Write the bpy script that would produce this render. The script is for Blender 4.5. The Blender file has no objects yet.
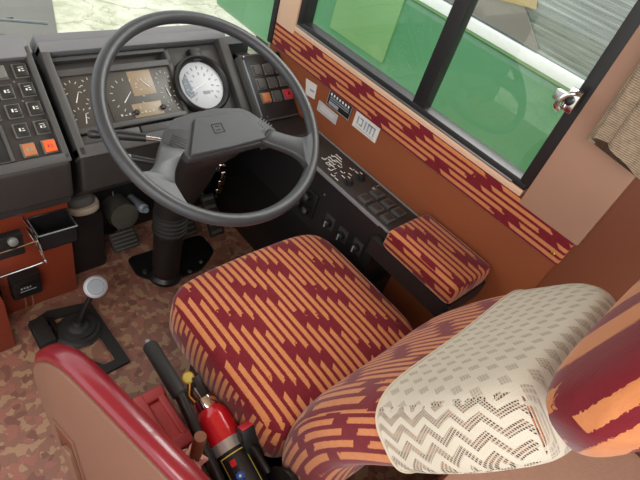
import bpy, bmesh, math, random
from mathutils import Vector, Matrix
random.seed(7)
sc = bpy.context.scene
COL = sc.collection
PI = math.pi

# ------------------------------------------------------------------ materials
class NT:
    def __init__(s, name):
        s.m = bpy.data.materials.new(name); s.m.use_nodes = True
        s.t = s.m.node_tree; s.n = s.t.nodes; s.l = s.t.links
        s.b = s.n['Principled BSDF']
    def new(s, typ, **kw):
        nd = s.n.new(typ)
        for k, v in kw.items(): setattr(nd, k, v)
        return nd
    def lk(s, a, b): s.l.new(a, b)
    def math(s, op, a, b=None, c=None):
        nd = s.n.new('ShaderNodeMath'); nd.operation = op
        for i, v in enumerate((a, b, c)):
            if v is None: continue
            if isinstance(v, (int, float)): nd.inputs[i].default_value = v
            else: s.lk(v, nd.inputs[i])
        return nd.outputs[0]
    def mix(s, fac, a, b, blend='MIX'):
        nd = s.n.new('ShaderNodeMix'); nd.data_type = 'RGBA'; nd.blend_type = blend
        for sock, v in ((nd.inputs[0], fac), (nd.inputs[6], a), (nd.inputs[7], b)):
            if isinstance(v, (int, float)): sock.default_value = v
            elif isinstance(v, tuple): sock.default_value = (*v[:3], 1)
            else: s.lk(v, sock)
        return nd.outputs[2]
    def noise(s, vec, scale, detail=3, rough=.5):
        nd = s.n.new('ShaderNodeTexNoise'); nd.inputs['Scale'].default_value = scale
        nd.inputs['Detail'].default_value = detail; nd.inputs['Roughness'].default_value = rough
        if vec is not None: s.lk(vec, nd.inputs['Vector'])
        return nd.outputs['Fac']
    def ramp(s, fac, stops, interp='LINEAR'):
        nd = s.n.new('ShaderNodeValToRGB'); nd.color_ramp.interpolation = interp
        e = nd.color_ramp.elements
        while len(e) < len(stops): e.new(.5)
        for q, (p, c) in zip(e, stops): q.position = p; q.color = (*c, 1)
        s.lk(fac, nd.inputs[0]); return nd.outputs[0]
    def bump(s, h, strength=.3, dist=.002):
        nd = s.n.new('ShaderNodeBump'); nd.inputs['Strength'].default_value = strength
        nd.inputs['Distance'].default_value = dist; s.lk(h, nd.inputs['Height'])
        s.lk(nd.outputs[0], s.b.inputs['Normal'])
    def obj(s): return s.n.new('ShaderNodeTexCoord').outputs['Object']
    def uv(s): return s.n.new('ShaderNodeTexCoord').outputs['UV']

def hexc(h):
    v = [int(h[i:i+2], 16)/255 for i in (0, 2, 4)]
    return tuple(c/12.92 if c <= .04045 else ((c+.055)/1.055)**2.4 for c in v)

def plain(name, col, rough=.5, metal=0, var=.12, nscale=40, bump=.15, bscale=300, coat=0, spec=.5):
    t = NT(name); c = hexc(col) if isinstance(col, str) else col
    o = t.obj(); n = t.noise(o, nscale, 4)
    dark = tuple(x*(1-var) for x in c); lite = tuple(min(1, x*(1+var)) for x in c)
    t.lk(t.mix(n, dark, lite), t.b.inputs['Base Color'])
    t.b.inputs['Roughness'].default_value = rough; t.b.inputs['Metallic'].default_value = metal
    t.b.inputs['Coat Weight'].default_value = coat
    t.b.inputs['Specular IOR Level'].default_value = spec
    if bump: t.bump(t.noise(o, bscale, 2), bump, .001)
    return t.m

def moquette(name, period=.0205, seglen=.215, angle=0, fade=.15):
    t = NT(name); sp = t.new('ShaderNodeSeparateXYZ')
    if angle:
        mp = t.new('ShaderNodeMapping'); mp.inputs['Rotation'].default_value = (0, 0, angle)
        t.lk(t.uv(), mp.inputs[0]); t.lk(mp.outputs[0], sp.inputs[0]); vec = mp.outputs[0]
    else:
        vec = t.uv(); t.lk(vec, sp.inputs[0])
    u, v = sp.outputs[0], sp.outputs[1]
    us = t.math('DIVIDE', u, period)
    k = t.math('FLOOR', us); fr = t.math('FRACT', us)
    n1 = t.noise(vec, 55, 4, .7); n2 = t.noise(vec, 400, 2); n3 = t.noise(vec, 9, 2)
    e = t.math('MULTIPLY_ADD', t.math('SUBTRACT', n2, .5), .22, fr)
    stripe = t.math('MULTIPLY', t.math('GREATER_THAN', e, .12), t.math('LESS_THAN', e, .70))
    # groups of stripes step against each other; ends are cut on a slant
    grp = t.math('FLOOR', t.math('DIVIDE', t.math('ADD', k, .5), 4))
    off = t.math('MULTIPLY_ADD', grp, .33, t.math('MULTIPLY', k, .10))
    vv = t.math('ADD', t.math('DIVIDE', v, seglen), off)
    vv = t.math('MULTIPLY_ADD', fr, -.09, vv)
    q = t.math('FRACT', vv)
    hard = t.math('LESS_THAN', q, .80)                           # crisp slanted end
    soft = t.math('MULTIPLY_ADD', t.math('SUBTRACT', n1, .5), .32, q)
    soft = t.math('GREATER_THAN', soft, .03)                      # worn fuzzy start
    mask = t.math('MULTIPLY', t.math('MULTIPLY', stripe, hard), soft)
    orange = t.mix(n3, hexc('c8874b'), hexc('cc8660'))
    orange = t.mix(t.math('MULTIPLY', n1, .75), orange, hexc('a55a36'))
    red = t.mix(n1, hexc('5c1019'), hexc('7c1f2a'))
    c = t.mix(mask, red, orange)
    t.lk(c, t.b.inputs['Base Color'])
    t.b.inputs['Roughness'].default_value = .85
    t.b.inputs['Sheen Weight'].default_value = .25
    t.b.inputs['Sheen Roughness'].default_value = .4
    t.b.inputs['Specular IOR Level'].default_value = .2
    t.bump(t.math('MULTIPLY_ADD', mask, .6, n2), .35, .0015)
    return t.m

def lace(name):
    t = NT(name); nx = t.new('ShaderNodeSeparateXYZ'); t.lk(t.new('ShaderNodeTexCoord').outputs['Normal'], nx.inputs[0]); side = t.math('GREATER_THAN', t.math('ABSOLUTE', nx.outputs[0]), .6); sp = t.new('ShaderNodeSeparateXYZ'); vec = t.uv(); t.lk(vec, sp.inputs[0])
    u, v = sp.outputs[0], sp.outputs[1]
    # fine net
    p = .0042
    a = t.math('FRACT', t.math('DIVIDE', t.math('ADD', u, v), p*1.3))
    b = t.math('FRACT', t.math('DIVIDE', t.math('SUBTRACT', u, v), p*1.3))
    ha = t.math('LESS_THAN', t.math('ABSOLUTE', t.math('SUBTRACT', a, .5)), .30)
    hb = t.math('LESS_THAN', t.math('ABSOLUTE', t.math('SUBTRACT', b, .5)), .30)
    hole = t.math('MULTIPLY', ha, hb)
    # zigzag / diamond figure deciding where the net is open
    tri = t.math('ABSOLUTE', t.math('SUBTRACT', t.math('FRACT', t.math('DIVIDE', v, .042)), .5))
    zz = t.math('FRACT', t.math('DIVIDE', t.math('MULTIPLY_ADD', tri, .040, u), .027))
    fig = t.math('LESS_THAN', zz, .52)
    gx = t.math('LESS_THAN', t.math('ABSOLUTE', t.math('SUBTRACT', t.math('FRACT', t.math('DIVIDE', u, .020)), .5)), .28)
    gy = t.math('LESS_THAN', t.math('ABSOLUTE', t.math('SUBTRACT', t.math('FRACT', t.math('DIVIDE', v, .026)), .5)), .30)
    dia = t.math('LESS_THAN', t.math('ADD', t.math('ABSOLUTE', t.math('SUBTRACT', t.math('FRACT', t.math('DIVIDE', u, .024)), .5)), t.math('ABSOLUTE', t.math('SUBTRACT', t.math('FRACT', t.math('DIVIDE', v, .030)), .5))), .36)
    fig = t.math('ADD', t.math('MULTIPLY', fig, side), t.math('MULTIPLY', dia, t.math('SUBTRACT', 1, side)))
    tri2 = t.math('ABSOLUTE', t.math('SUBTRACT', t.math('FRACT', t.math('DIVIDE', v, .021)), .5))
    fig2 = t.math('LESS_THAN', t.math('FRACT', t.math('DIVIDE', t.math('MULTIPLY_ADD', tri2, -.02, u), .0135)), .25)
    openm = t.math('MAXIMUM', fig, t.math('MULTIPLY', fig2, .0))
    n = t.noise(vec, 700, 2); n2 = t.noise(vec, 30, 2)
    holeo = t.math('MULTIPLY', hole, openm)
    alpha = t.math('SUBTRACT', 1, t.math('MULTIPLY', holeo, t.math('MULTIPLY_ADD', side, .62, .28)))
    col = t.mix(openm, hexc('cbc2b2'), hexc('b9af9f'))
    col = t.mix(t.math('MULTIPLY', n2, .35), col, hexc('a89a86'))
    t.lk(col, t.b.inputs['Base Color']); t.lk(alpha, t.b.inputs['Alpha'])
    t.b.inputs['Roughness'].default_value = .9
    t.bump(t.math('SUBTRACT', t.math('MULTIPLY', n, .3), t.math('MULTIPLY', hole, .6)), .6, .0015)
    return t.m

def glass_mat(name, tint=(.97, .985, .97)):
    t = NT(name); t.n.remove(t.b)
    tr = t.new('ShaderNodeBsdfTransparent'); tr.inputs[0].default_value = (*tint, 1)
    gl = t.new('ShaderNodeBsdfGlossy'); gl.inputs['Roughness'].default_value = .02
    lw = t.new('ShaderNodeLayerWeight'); lw.inputs[0].default_value = .5
    fz = t.new('ShaderNodeMath'); fz.operation = 'MULTIPLY_ADD'
    t.lk(t.math('POWER', lw.outputs['Facing'], 4.0), fz.inputs[0]); fz.inputs[1].default_value = .6; fz.inputs[2].default_value = .05
    mx = t.new('ShaderNodeMixShader'); out = t.n['Material Output']
    t.lk(fz.outputs[0], mx.inputs[0]); t.lk(tr.outputs[0], mx.inputs[1]); t.lk(gl.outputs[0], mx.inputs[2])
    t.lk(mx.outputs[0], out.inputs[0]); return t.m

def floor_mat():
    t = NT('camouflage_vinyl'); o = t.obj()
    def layer(off, sc_):
        mp = t.new('ShaderNodeMapping'); mp.inputs['Location'].default_value = off
        mp.inputs['Scale'].default_value = (1, 1.0, 1); t.lk(o, mp.inputs[0])
        w = t.new('ShaderNodeTexVoronoi'); w.inputs['Scale'].default_value = 60
        t.lk(mp.outputs[0], w.inputs['Vector'])
        return t.noise(w.outputs['Position'], sc_, 1.5, .5)
    a = layer((0, 0, 0), 27); b = layer((3.1, 1.7, 0), 30); c3 = layer((7, 5, 0), 28)
    c = t.mix(t.math('GREATER_THAN', a, .52), hexc('8a6152'), hexc('a68468'))
    c = t.mix(t.math('GREATER_THAN', b, .56), c, hexc('9a6458'))
    c = t.mix(t.math('GREATER_THAN', c3, .60), c, hexc('7a5145'))
    t.lk(t.mix(t.math('MULTIPLY', t.noise(o, 200, 3), .35), c, hexc('5c4436')), t.b.inputs['Base Color'])
    t.b.inputs['Roughness'].default_value = .5
    t.bump(t.noise(o, 500, 2), .2, .001); return t.m

def ground_mat():
    t = NT('pale_concrete_ground'); o = t.obj()
    v = t.new('ShaderNodeTexVoronoi'); v.feature = 'DISTANCE_TO_EDGE'; v.inputs['Scale'].default_value = 1.6
    w = t.noise(o, 2.5, 4, .6)
    mp = t.new('ShaderNodeVectorMath'); mp.operation = 'MULTIPLY_ADD'
    cmb = t.new('ShaderNodeCombineXYZ'); t.lk(w, cmb.inputs[0]); t.lk(w, cmb.inputs[1])
    t.lk(cmb.outputs[0], mp.inputs[0]); mp.inputs[1].default_value = (.8, -.6, 0); t.lk(o, mp.inputs[2])
    t.lk(mp.outputs[0], v.inputs['Vector'])
    branch_shadow = t.math('LESS_THAN', v.outputs['Distance'], .018)  # thin dark lines paint tree-branch shadows on the concrete
    n = t.noise(o, 3, 5, .7)
    c = t.ramp(n, [(.3, hexc('b9b89a')), (.5, hexc('dcdac2')), (.7, hexc('efeede'))])
    c = t.mix(t.math('MULTIPLY', branch_shadow, .45), c, hexc('8d8a70'))
    t.lk(c, t.b.inputs['Base Color']); t.b.inputs['Roughness'].default_value = .9
    return t.m

M = dict(
    dash=plain('dash_grey_plastic', '4c4b4a', .45, var=.06, bump=.25, bscale=900),
    dash_top=plain('dash_top_plastic', '7c7d80', .45, var=.05, bump=.25, bscale=900),
    dash_dark=plain('dark_brown_plastic', '34302e', .5, var=.08, bump=.2, bscale=900),
    black=plain('black_plastic', '1b1a1b', .4, var=.1, bump=.1),
    blackmetal=plain('black_painted_metal', '171616', .35, var=.15, bump=.1),
    shroud=plain('column_shroud', '201e1d', .5, bump=.2),
    rubber=plain('black_rubber', '1d1c1b', .65, var=.15, bump=.25),
    wheel=plain('steering_wheel_grey', '383a3d', .36, var=.04, bump=.25, bscale=1400),
    hub=plain('steering_hub_grey', '3e4044', .5, var=.06, bump=.45, bscale=1100),
    gauge=plain('gauge_face', '4c4842', .35, var=.15, bump=0),
    gauge_tan=plain('gauge_tan_reflection', '9c8a72', .35, var=.15, nscale=30, bump=0),
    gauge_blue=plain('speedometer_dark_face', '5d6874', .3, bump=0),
    dial=plain('speedometer_glare_face', 'b9bec4', .25, var=.06, nscale=12, bump=0),  # pale tone is sky glare on the glass, put into the dial colour
    white=plain('white_print', 'e6e6e0', .5, bump=0, var=.02),
    greymark=plain('grey_print', '8f969b', .5, bump=0, var=.02),
    orange_wall=plain('rust_brown_wall_vinyl', '884828', .5, var=.07, nscale=8, bump=.3, bscale=500),
    dark_wall=plain('shaded_brown_vinyl', '6c3820', .5, var=.08, nscale=8, bump=.3, bscale=500),  # rust brown vinyl again, with the rear wall's shade put into the colour
    orange_panel2=plain('dark_orange_panel', '6e2c1a', .4, var=.08, nscale=6, bump=.1),
    orange_panel=plain('orange_red_panel', '80351f', .35, var=.08, nscale=6, bump=.1, coat=.2),
    cream=plain('cream_painted_metal', 'd3b094', .35, var=.04, nscale=6, bump=0),
    pillar=plain('pinkish_tan_panel', 'a07b66', .5, var=.05, nscale=6, bump=.15, bscale=700),
    tan=plain('tan_grained_vinyl', 'c09a84', .55, var=.10, nscale=60, bump=.6, bscale=260),
    shell=plain('brown_seat_shell', '7f5a49', .45, var=.06, nscale=20, bump=.3, bscale=700),
    redvinyl=plain('red_vinyl', '7d1a26', .28, var=.12, nscale=10, bump=.15, bscale=400, coat=.35),
    redcase=plain('red_case_plastic', 'e25c5c', .4, var=.08, nscale=20, bump=.1),
    extred=plain('fire_red_paint', 'c81a26', .2, var=.03, bump=0, coat=.6),
    chrome=plain('chrome_metal', 'd8d8d8', .12, metal=1, var=.03, bump=0),
    steel=plain('brushed_steel', 'a8a8a6', .35, metal=1, var=.08, bump=.1),
    brass=plain('brass_metal', 'c09a50', .3, metal=1, var=.08, bump=0),
    silver=plain('silver_label', 'c2c2c0', .3, metal=.6, var=.05, bump=0),
    whitepl=plain('white_worn_plastic', 'c9ccd0', .35, var=.1, nscale=50, bump=.1),
    greypl=plain('grey_knob_plastic', '7e868e', .35, var=.08, bump=0),
    switch=plain('switch_black', '2a2b2a', .35, var=.08, bump=.1),
    switchedge=plain('switch_edge', '6f716c', .35, var=.08, bump=.1),
    orange_sw=plain('orange_switch', 'e8662c', .4, var=.05, bump=0),
    amber_sw=plain('amber_switch', 'b87448', .4, var=.05, bump=0),
    red_sw=plain('red_switch', 'c02a3c', .35, var=.05, bump=0),
    wood=plain('brown_wood', '75452c', .5, var=.2, nscale=70, bump=.2),
    pink=plain('pink_cloth', 'dc9c8e', .8, var=.12, nscale=60, bump=.5),
    yellow=plain('yellow_print', 'd8c860', .4, bump=0), blue=plain('blue_print', '2c62c0', .4, bump=0),
    creamrim=plain('cream_edge', 'b8ab97', .6, var=.08), greyfelt=plain('grey_felt', '5a5853', .85, var=.1, bump=.4),
    sticker=plain('pale_sticker', 'd6d2cc', .4, var=.05, nscale=60, bump=0),
    bluegrey=plain('bluish_print', '8fa0ac', .5, bump=0, var=.05),
    green=plain('green_paint', '46875a', .25, var=.1, nscale=1.5, bump=0, coat=.4),
    green_lo=plain('pale_green_seam_reflection', '699a60', .35, var=.1, nscale=1.5, bump=0),  # seam colour, also used for the painted reflection on the bus side
    buswhite=plain('white_bus_stripe', 'e6ecea', .35, var=.03, bump=0),
    buswin=None,
    busyellow=plain('ochre_reflection', 'a08c52', .6, bump=0),
    print_light=plain('light_print', 'b9b8b2', .5, bump=0),
    greysticker=plain('grey_sticker', 'b4b2b2', .4, var=.05, bump=0),
    olive=plain('olive_grey', '77746c', .7, var=.15, nscale=3, bump=0),
    bark=plain('grey_pedal_metal', '4a473f', .6, var=.3, nscale=40, bump=.4),
    gold=plain('gold_key_metal', 'b09058', .3, metal=1, var=.1, bump=0),
)
M['seat'] = moquette('striped_moquette')
M['back'] = moquette('striped_moquette_back', period=.0215, seglen=.2)
M['head'] = moquette('striped_moquette_headrest', period=.030, seglen=.24, angle=0)
M['band'] = moquette('striped_moquette_band', period=.0175, seglen=.235)
M['lace'] = lace('cream_lace')
M['glass'] = glass_mat('window_glass')
M['floor'] = floor_mat(); M['ground'] = ground_mat()
def curtain_mat():
    t = NT('ribbed_curtain_cloth'); o = t.obj(); sp = t.new('ShaderNodeSeparateXYZ'); t.lk(o, sp.inputs[0])
    w = t.math('SINE', t.math('MULTIPLY', sp.outputs[2], 1500))
    n = t.noise(o, 80, 4, .7)
    f = t.math('MULTIPLY_ADD', w, .25, t.math('MULTIPLY', n, .9))
    t.lk(t.ramp(f, [(.1, hexc('6f5f4f')), (.5, hexc('917e69')), (.8, hexc('ad9a82'))]), t.b.inputs['Base Color'])
    t.b.inputs['Roughness'].default_value = .9; t.bump(f, .6, .002); return t.m
M['curtain'] = curtain_mat()
def buswin_mat():
    t = NT('bus_window_reflections'); o = t.obj(); sp = t.new('ShaderNodeSeparateXYZ'); t.lk(o, sp.inputs[0])
    mp = t.new('ShaderNodeMapping'); mp.inputs['Scale'].default_value = (1, .25, 9); t.lk(o, mp.inputs[0])
    n = t.noise(mp.outputs[0], 5, 4, .65)
    c = t.ramp(n, [(.3, hexc('4c5753')), (.5, hexc('78837c')), (.7, hexc('a8b3ad'))])  # grey bands paint louver reflections on the bus glass
    t.lk(c, t.b.inputs['Base Color']); t.b.inputs['Roughness'].default_value = .12
    return t.m
M['buswin'] = buswin_mat()

# ------------------------------------------------------------------ mesh helpers
def finish(name, bm, mat, parent=None, smooth=True, angle=40):
    me = bpy.data.meshes.new(name); bmesh.ops.recalc_face_normals(bm, faces=bm.faces)
    bm.to_mesh(me); bm.free()
    if smooth:
        for p in me.polygons: p.use_smooth = True
        try: me.set_sharp_from_angle(angle=math.radians(angle))
        except Exception: pass
    o = bpy.data.objects.new(name, me); COL.objects.link(o)
    if mat is not None: me.materials.append(mat)
    if parent is not None: o.parent = parent; o.matrix_parent_inverse = parent.matrix_world.inverted() if False else Matrix.Translation(-parent.location)
    return o
def tag(o, label, cat, group=None):
    o['label'] = label; o['category'] = cat
    if group: o['group'] = group
    return o
def struct(o): o['kind'] = 'structure'; return o
def thing(name, label, cat, loc=(0, 0, 0), group=None):
    o = bpy.data.objects.new(name, None); COL.objects.link(o); o.location = loc; o.empty_display_size = .05
    return tag(o, label, cat, group)
def box(bm, x0, x1, y0, y1, z0, z1, bev=0, seg=2, fn=None):
    r = bmesh.ops.create_cube(bm, size=1)
    vs = r['verts']
    for v in vs:
        v.co = Vector((x0+(v.co.x+.5)*(x1-x0), y0+(v.co.y+.5)*(y1-y0), z0+(v.co.z+.5)*(z1-z0)))
    if bev:
        es = list({e for v in vs for e in v.link_edges})
        rb = bmesh.ops.bevel(bm, geom=es, offset=bev, segments=seg, profile=.6, affect='EDGES')
        vs = list({v for f in rb['faces'] for v in f.verts} | {v for v in vs if v.is_valid})
    if fn:
        for v in vs: v.co = Vector(fn(v.co))
    return vs
def boxo(name, mat, parent, *a, **k):
    bm = bmesh.new(); box(bm, *a, **k); return finish(name, bm, mat, parent)
def frame_of(d):
    d = Vector(d).normalized(); a = Vector((0, 0, 1)) if abs(d.z) < .9 else Vector((1, 0, 0))
    u = d.cross(a).normalized(); v = d.cross(u).normalized(); return u, v, d
def lathe(bm, p0, d, prof, n=32, cap=True):
    """prof: list of (radius, distance along d)"""
    u, v, d = frame_of(d); p0 = Vector(p0); rings = []
    for r, h in prof:
        rings.append([bm.verts.new(p0+d*h+(u*math.cos(2*PI*i/n)+v*math.sin(2*PI*i/n))*max(r, 1e-5)) for i in range(n)])
    for a, b in zip(rings, rings[1:]):
        for i in range(n): bm.faces.new((a[i], a[(i+1) % n], b[(i+1) % n], b[i]))
    if cap: bm.faces.new(rings[0]); bm.faces.new(rings[-1])
    return rings
def tube(bm, pts, r, n=12, closed=False, squash=None):
    pts = [Vector(p) for p in pts]; m = len(pts); rings = []; up = None
    rr = r if isinstance(r, (list, tuple)) else [r]*m
    for i, p in enumerate(pts):
        if closed: d = pts[(i+1) % m]-pts[i-1]
        else: d = pts[min(i+1, m-1)]-pts[max(i-1, 0)]
        d.normalize()
        if up is None: up = frame_of(d)[0]
        u = (up-d*up.dot(d)).normalized(); up = u; v = d.cross(u)
        rings.append([bm.verts.new(p+(u*math.cos(2*PI*k/n)+v*math.sin(2*PI*k/n))*rr[i]) for k in range(n)])
    for i in range(m if closed else m-1):
        a, b = rings[i], rings[(i+1) % m]
        if closed and i == m-1:      # align the seam
            best = min(range(n), key=lambda s: sum((a[k].co-b[(k+s) % n].co).length for k in range(0, n, 3)))
            b = [b[(k+best) % n] for k in range(n)]
        for k in range(n): bm.faces.new((a[k], a[(k+1) % n], b[(k+1) % n], b[k]))
    if not closed: bm.faces.new(rings[0]); bm.faces.new(rings[-1])
def smooth_path(pts, k=6):
    P = [Vector(p) for p in pts]; out = []
    for i in range(len(P)-1):
        a, b, c, d = P[max(i-1, 0)], P[i], P[i+1], P[min(i+2, len(P)-1)]
        for j in range(k):
            t = j/k
            out.append(.5*((2*b)+(c-a)*t+(2*a-5*b+4*c-d)*t*t+(3*b-a-3*c+d)*t**3))
    out.append(P[-1]); return out
def prism(bm, outline, mapf, h0, h1, bev=0):
    """outline: 2D pts; mapf(a,b,h) -> world"""
    lo = [bm.verts.new(mapf(a, b, h0)) for a, b in outline]; hi = [bm.verts.new(mapf(a, b, h1)) for a, b in outline]
    n = len(outline); fs = [bm.faces.new(lo), bm.faces.new(hi)]
    for i in range(n): fs.append(bm.faces.new((lo[i], lo[(i+1) % n], hi[(i+1) % n], hi[i])))
    if bev:
        es = list({e for f in fs[:2] for e in f.edges})
        bmesh.ops.bevel(bm, geom=es, offset=bev, segments=3, profile=.5, affect='EDGES')
def round_poly(pts, r, k=5):
    out = []; n = len(pts)
    for i in range(n):
        p = Vector(pts[i]); a = Vector(pts[i-1])-p; b = Vector(pts[(i+1) % n])-p
        rr = min(r[i] if isinstance(r, (list, tuple)) else r, a.length*.45, b.length*.45)
        A = p+a.normalized()*rr; B = p+b.normalized()*rr
        for j in range(k+1):
            t = j/k; out.append(tuple((1-t)**2*A+2*t*(1-t)*p+t*t*B))
    return out
def set_uv(o, fn):
    me = o.data; uvl = me.uv_layers.new(name='UVMap')
    for p in me.polygons:
        for li in p.loop_indices:
            uvl.data[li].uv = fn(me.vertices[me.loops[li].vertex_index].co, p.normal)
def smooth2(pts, k=4):
    return [(p.x, p.y) for p in smooth_path([(a, b, 0) for a, b in pts], k)]
def superellipse(n, a, b, e, c=(0, 0)):
    out = []
    for i in range(n):
        t = 2*PI*i/n; ct, st = math.cos(t), math.sin(t)
        out.append((c[0]+a*math.copysign(abs(ct)**(2/e), ct), c[1]+b*math.copysign(abs(st)**(2/e), st)))
    return out
def loft(bm, rings, cap0=True, cap1=True):
    R = [[bm.verts.new(p) for p in r] for r in rings]; n = len(R[0])
    for a, b in zip(R, R[1:]):
        for i in range(n): bm.faces.new((a[i], a[(i+1) % n], b[(i+1) % n], b[i]))
    if cap0: bm.faces.new(R[0])
    if cap1: bm.faces.new(R[-1])
    return R

# dash-plane coordinates: x across, s down the slanted face, n out of it
DO = Vector((0, 1.345, .77)); DV = Vector((0, -.7474, -.6644)); DN = Vector((0, -.6644, .7474))
def D(x, s, n): return DO+Vector((x, 0, 0))+DV*s+DN*n
def dfn(c): return D(c.x, c.y, c.z)
def dbox(bm, x0, x1, s0, s1, n0, n1, bev=.0015): box(bm, x0, x1, s0, s1, n0, n1, bev, 2, dfn)
def dboxo(name, mat, parent, *a, **k):
    bm = bmesh.new(); dbox(bm, *a, **k); return finish(name, bm, mat, parent)

# ------------------------------------------------------------------ camera
cd = bpy.data.cameras.new('camera'); cam = bpy.data.objects.new('camera', cd); COL.objects.link(cam)
cd.sensor_width = 36; cd.lens = 500/640*36; cd.clip_start = .01
yaw, pit, rol = 0.9473057629396362, 0.7259161911155123, -0.33858566686200503
f = Vector((math.sin(yaw)*math.cos(pit), math.cos(yaw)*math.cos(pit), -math.sin(pit)))
r = Vector((math.cos(yaw), -math.sin(yaw), 0)); d = f.cross(r)
R_ = math.cos(rol)*r+math.sin(rol)*d; D_ = -math.sin(rol)*r+math.cos(rol)*d
m = Matrix((R_, -D_, -f)).transposed().to_4x4(); m.translation = Vector((0, 0, 1.45)); cam.matrix_world = m
sc.camera = cam

# ------------------------------------------------------------------ setting
WX = 1.15
o = struct(boxo('floor', M['floor'], None, -1.3, 1.155, -1.3, 1.56, -.04, 0))
# right wall below the window, lighter rust brown above the console height, and rear full-height part
o = struct(boxo('wall_right', M['orange_wall'], None, WX, 1.21, -1.3, 1.31, 0, .83))
struct(boxo('wall_right_front', M['black'], None, WX, 1.21, 1.31, 1.50, 0, .60))
o = struct(boxo('wall_right_rear', M['dark_wall'], None, WX-.004, 1.21, -1.3, .128, .0, 2.1))
o = struct(boxo('trim_1', M['cream'], None, 1.140, 1.2, .293, 1.30, .829, .847, bev=.003))      # window sill rail
o = struct(boxo('trim_2', M['pillar'], None, 1.138, 1.21, .118, .286, .815, 2.1, bev=.004))      # pillar behind window
o = struct(boxo('trim_3', M['cream'], None, 1.138, 1.2, 1.195, 1.29, .815, 2.1, bev=.006))        # front pillar
o = struct(boxo('trim_4', M['rubber'], None, 1.135, 1.2, 1.29, 1.315, .74, 2.1, bev=.004))      # rubber windscreen edge
o = struct(boxo('wall_front', M['black'], None, -1.3, 1.21, 1.50, 1.56, -.3, .64))
o = struct(boxo('ceiling', M['cream'], None, -1.3, 1.21, -1.3, 1.56, 2.1, 2.14)); CEIL = o
struct(boxo('added_shade_block', M['black'], None, .52, 1.02, 1.36, 1.50, 0, .33, bev=.01))      # black toe-board block, added to darken the footwell
# side window
w = struct(thing('window_1', 'x', 'x', (1.16, .735, .85)))
del w['label']; del w['category']
boxo('window_frame', M['black'], w, 1.143, 1.185, .293, 1.195, .846, .868, bev=.003)
boxo('window_frame', M['black'], w, 1.143, 1.185, .285, .316, .86, 1.95, bev=.003)
boxo('window_frame', M['black'], w, 1.143, 1.185, 1.165, 1.195, .86, 1.95, bev=.003)
boxo('window_frame', M['black'], w, 1.143, 1.185, .293, 1.195, 1.94, 1.97, bev=.003)
boxo('window_divider', M['black'], w, 1.144, 1.18, .642, .684, .86, 1.95, bev=.003)
boxo('window_track', M['steel'], w, 1.140, 1.1435, .33, 1.19, .846, .853, bev=.001)
boxo('window_pane', M['glass'], w, 1.168, 1.170, .69, 1.165, .866, 1.94)
boxo('window_pane', M['glass'], w, 1.160, 1.162, .314, .645, .866, 1.94)
# windscreen
w2 = struct(boxo('window_2', M['glass'], None, -1.25, 1.19, 1.525, 1.529, .64, 2.1))
# tan platform behind the seat
o = struct(boxo('trim_5', M['tan'], None, .26, WX-.004, -1.25, -.02, 0, .47, bev=.03))
# striped cloth band
bm = bmesh.new(); box(bm, 1.139, WX, .125, 1.292, .738, .829, bev=.005, seg=3)
o = finish('cloth_trim_band', bm, M['band']); set_uv(o, lambda c, n: (c.z*1.0-c.x*.5, c.y*1.0))
tag(o, 'crimson and orange striped cloth band running along the wall under the window', 'trim')

bm = bmesh.new(); lathe(bm, (1.140, .150, .762), (-1, 0, 0), [(.006, 0), (.006, .002), (.004, .004)], 14); finish('screw', bm, M['brass'], o)
# stickers on the wall (with their printing)
def sticker(pts, mat, label, marks, name='wall_sticker', border=None):
    # pts in (y,z), drawn on the wall plane
    bm = bmesh.new(); prism(bm, pts, lambda a, b, h: (WX-h, a, b), 0.0002, .0022)
    o = finish(name, bm, mat, None, smooth=False); tag(o, label, 'sticker')
    for mat2, quads in marks:
        bm = bmesh.new()
        for q in quads: prism(bm, q, lambda a, b, h: (WX-h, a, b), .0018, .0028)
        finish('printing', bm, mat2, o, smooth=False)
    return o
def lerp2(a, b, t): return (a[0]+(b[0]-a[0])*t, a[1]+(b[1]-a[1])*t)
def sub(Q, u0, u1, v0, v1):
    # Q = top-left, top-right, bottom-right, bottom-left
    P = lambda u, v: lerp2(lerp2(Q[0], Q[1], u), lerp2(Q[3], Q[2], u), v)
    return [P(u0, v0), P(u1, v0), P(u1, v1), P(u0, v1)]
Q = [(1.10, .712), (1.045, .716), (1.04, .668), (1.085, .662)]
sticker(Q, M['sticker'], 'small blank white sticker at the front end of the wall, partly behind the wheel', [(M['bluegrey'], [sub(Q, .45, .9, .45, .6)])])
Q = [(.984, .737), (.876, .737), (.876, .686), (.984, .686)]
sticker(Q, M['black'], 'black and silver data plate on the wall, below the cloth band', [
    (M['silver'], [sub(Q, .02, .98, .0, .04), sub(Q, .02, .98, .96, 1), sub(Q, 0, .02, 0, 1), sub(Q, .98, 1, 0, 1)]),
    (M['white'], [sub(Q, .08+i*.125, .14+i*.125, .14, .30) for i in range(7)]),
    (M['greymark'], [sub(Q, .08, .92, .42, .47), sub(Q, .08, .92, .55, .60), sub(Q, .08, .5, .68, .9), sub(Q, .08, .9, .36, .38)])], name='data_plate')
Q = [(1.018, .678), (.922, .676), (.922, .642), (1.018, .642)]
sticker(Q, M['greysticker'], 'small plain grey sticker under the black data plate', [(M['sticker'], [sub(Q, .15, .85, .3, .38), sub(Q, .15, .8, .55, .62)])])
Q = [(.857, .734), (.752, .734), (.752, .682), (.857, .682)]
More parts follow.
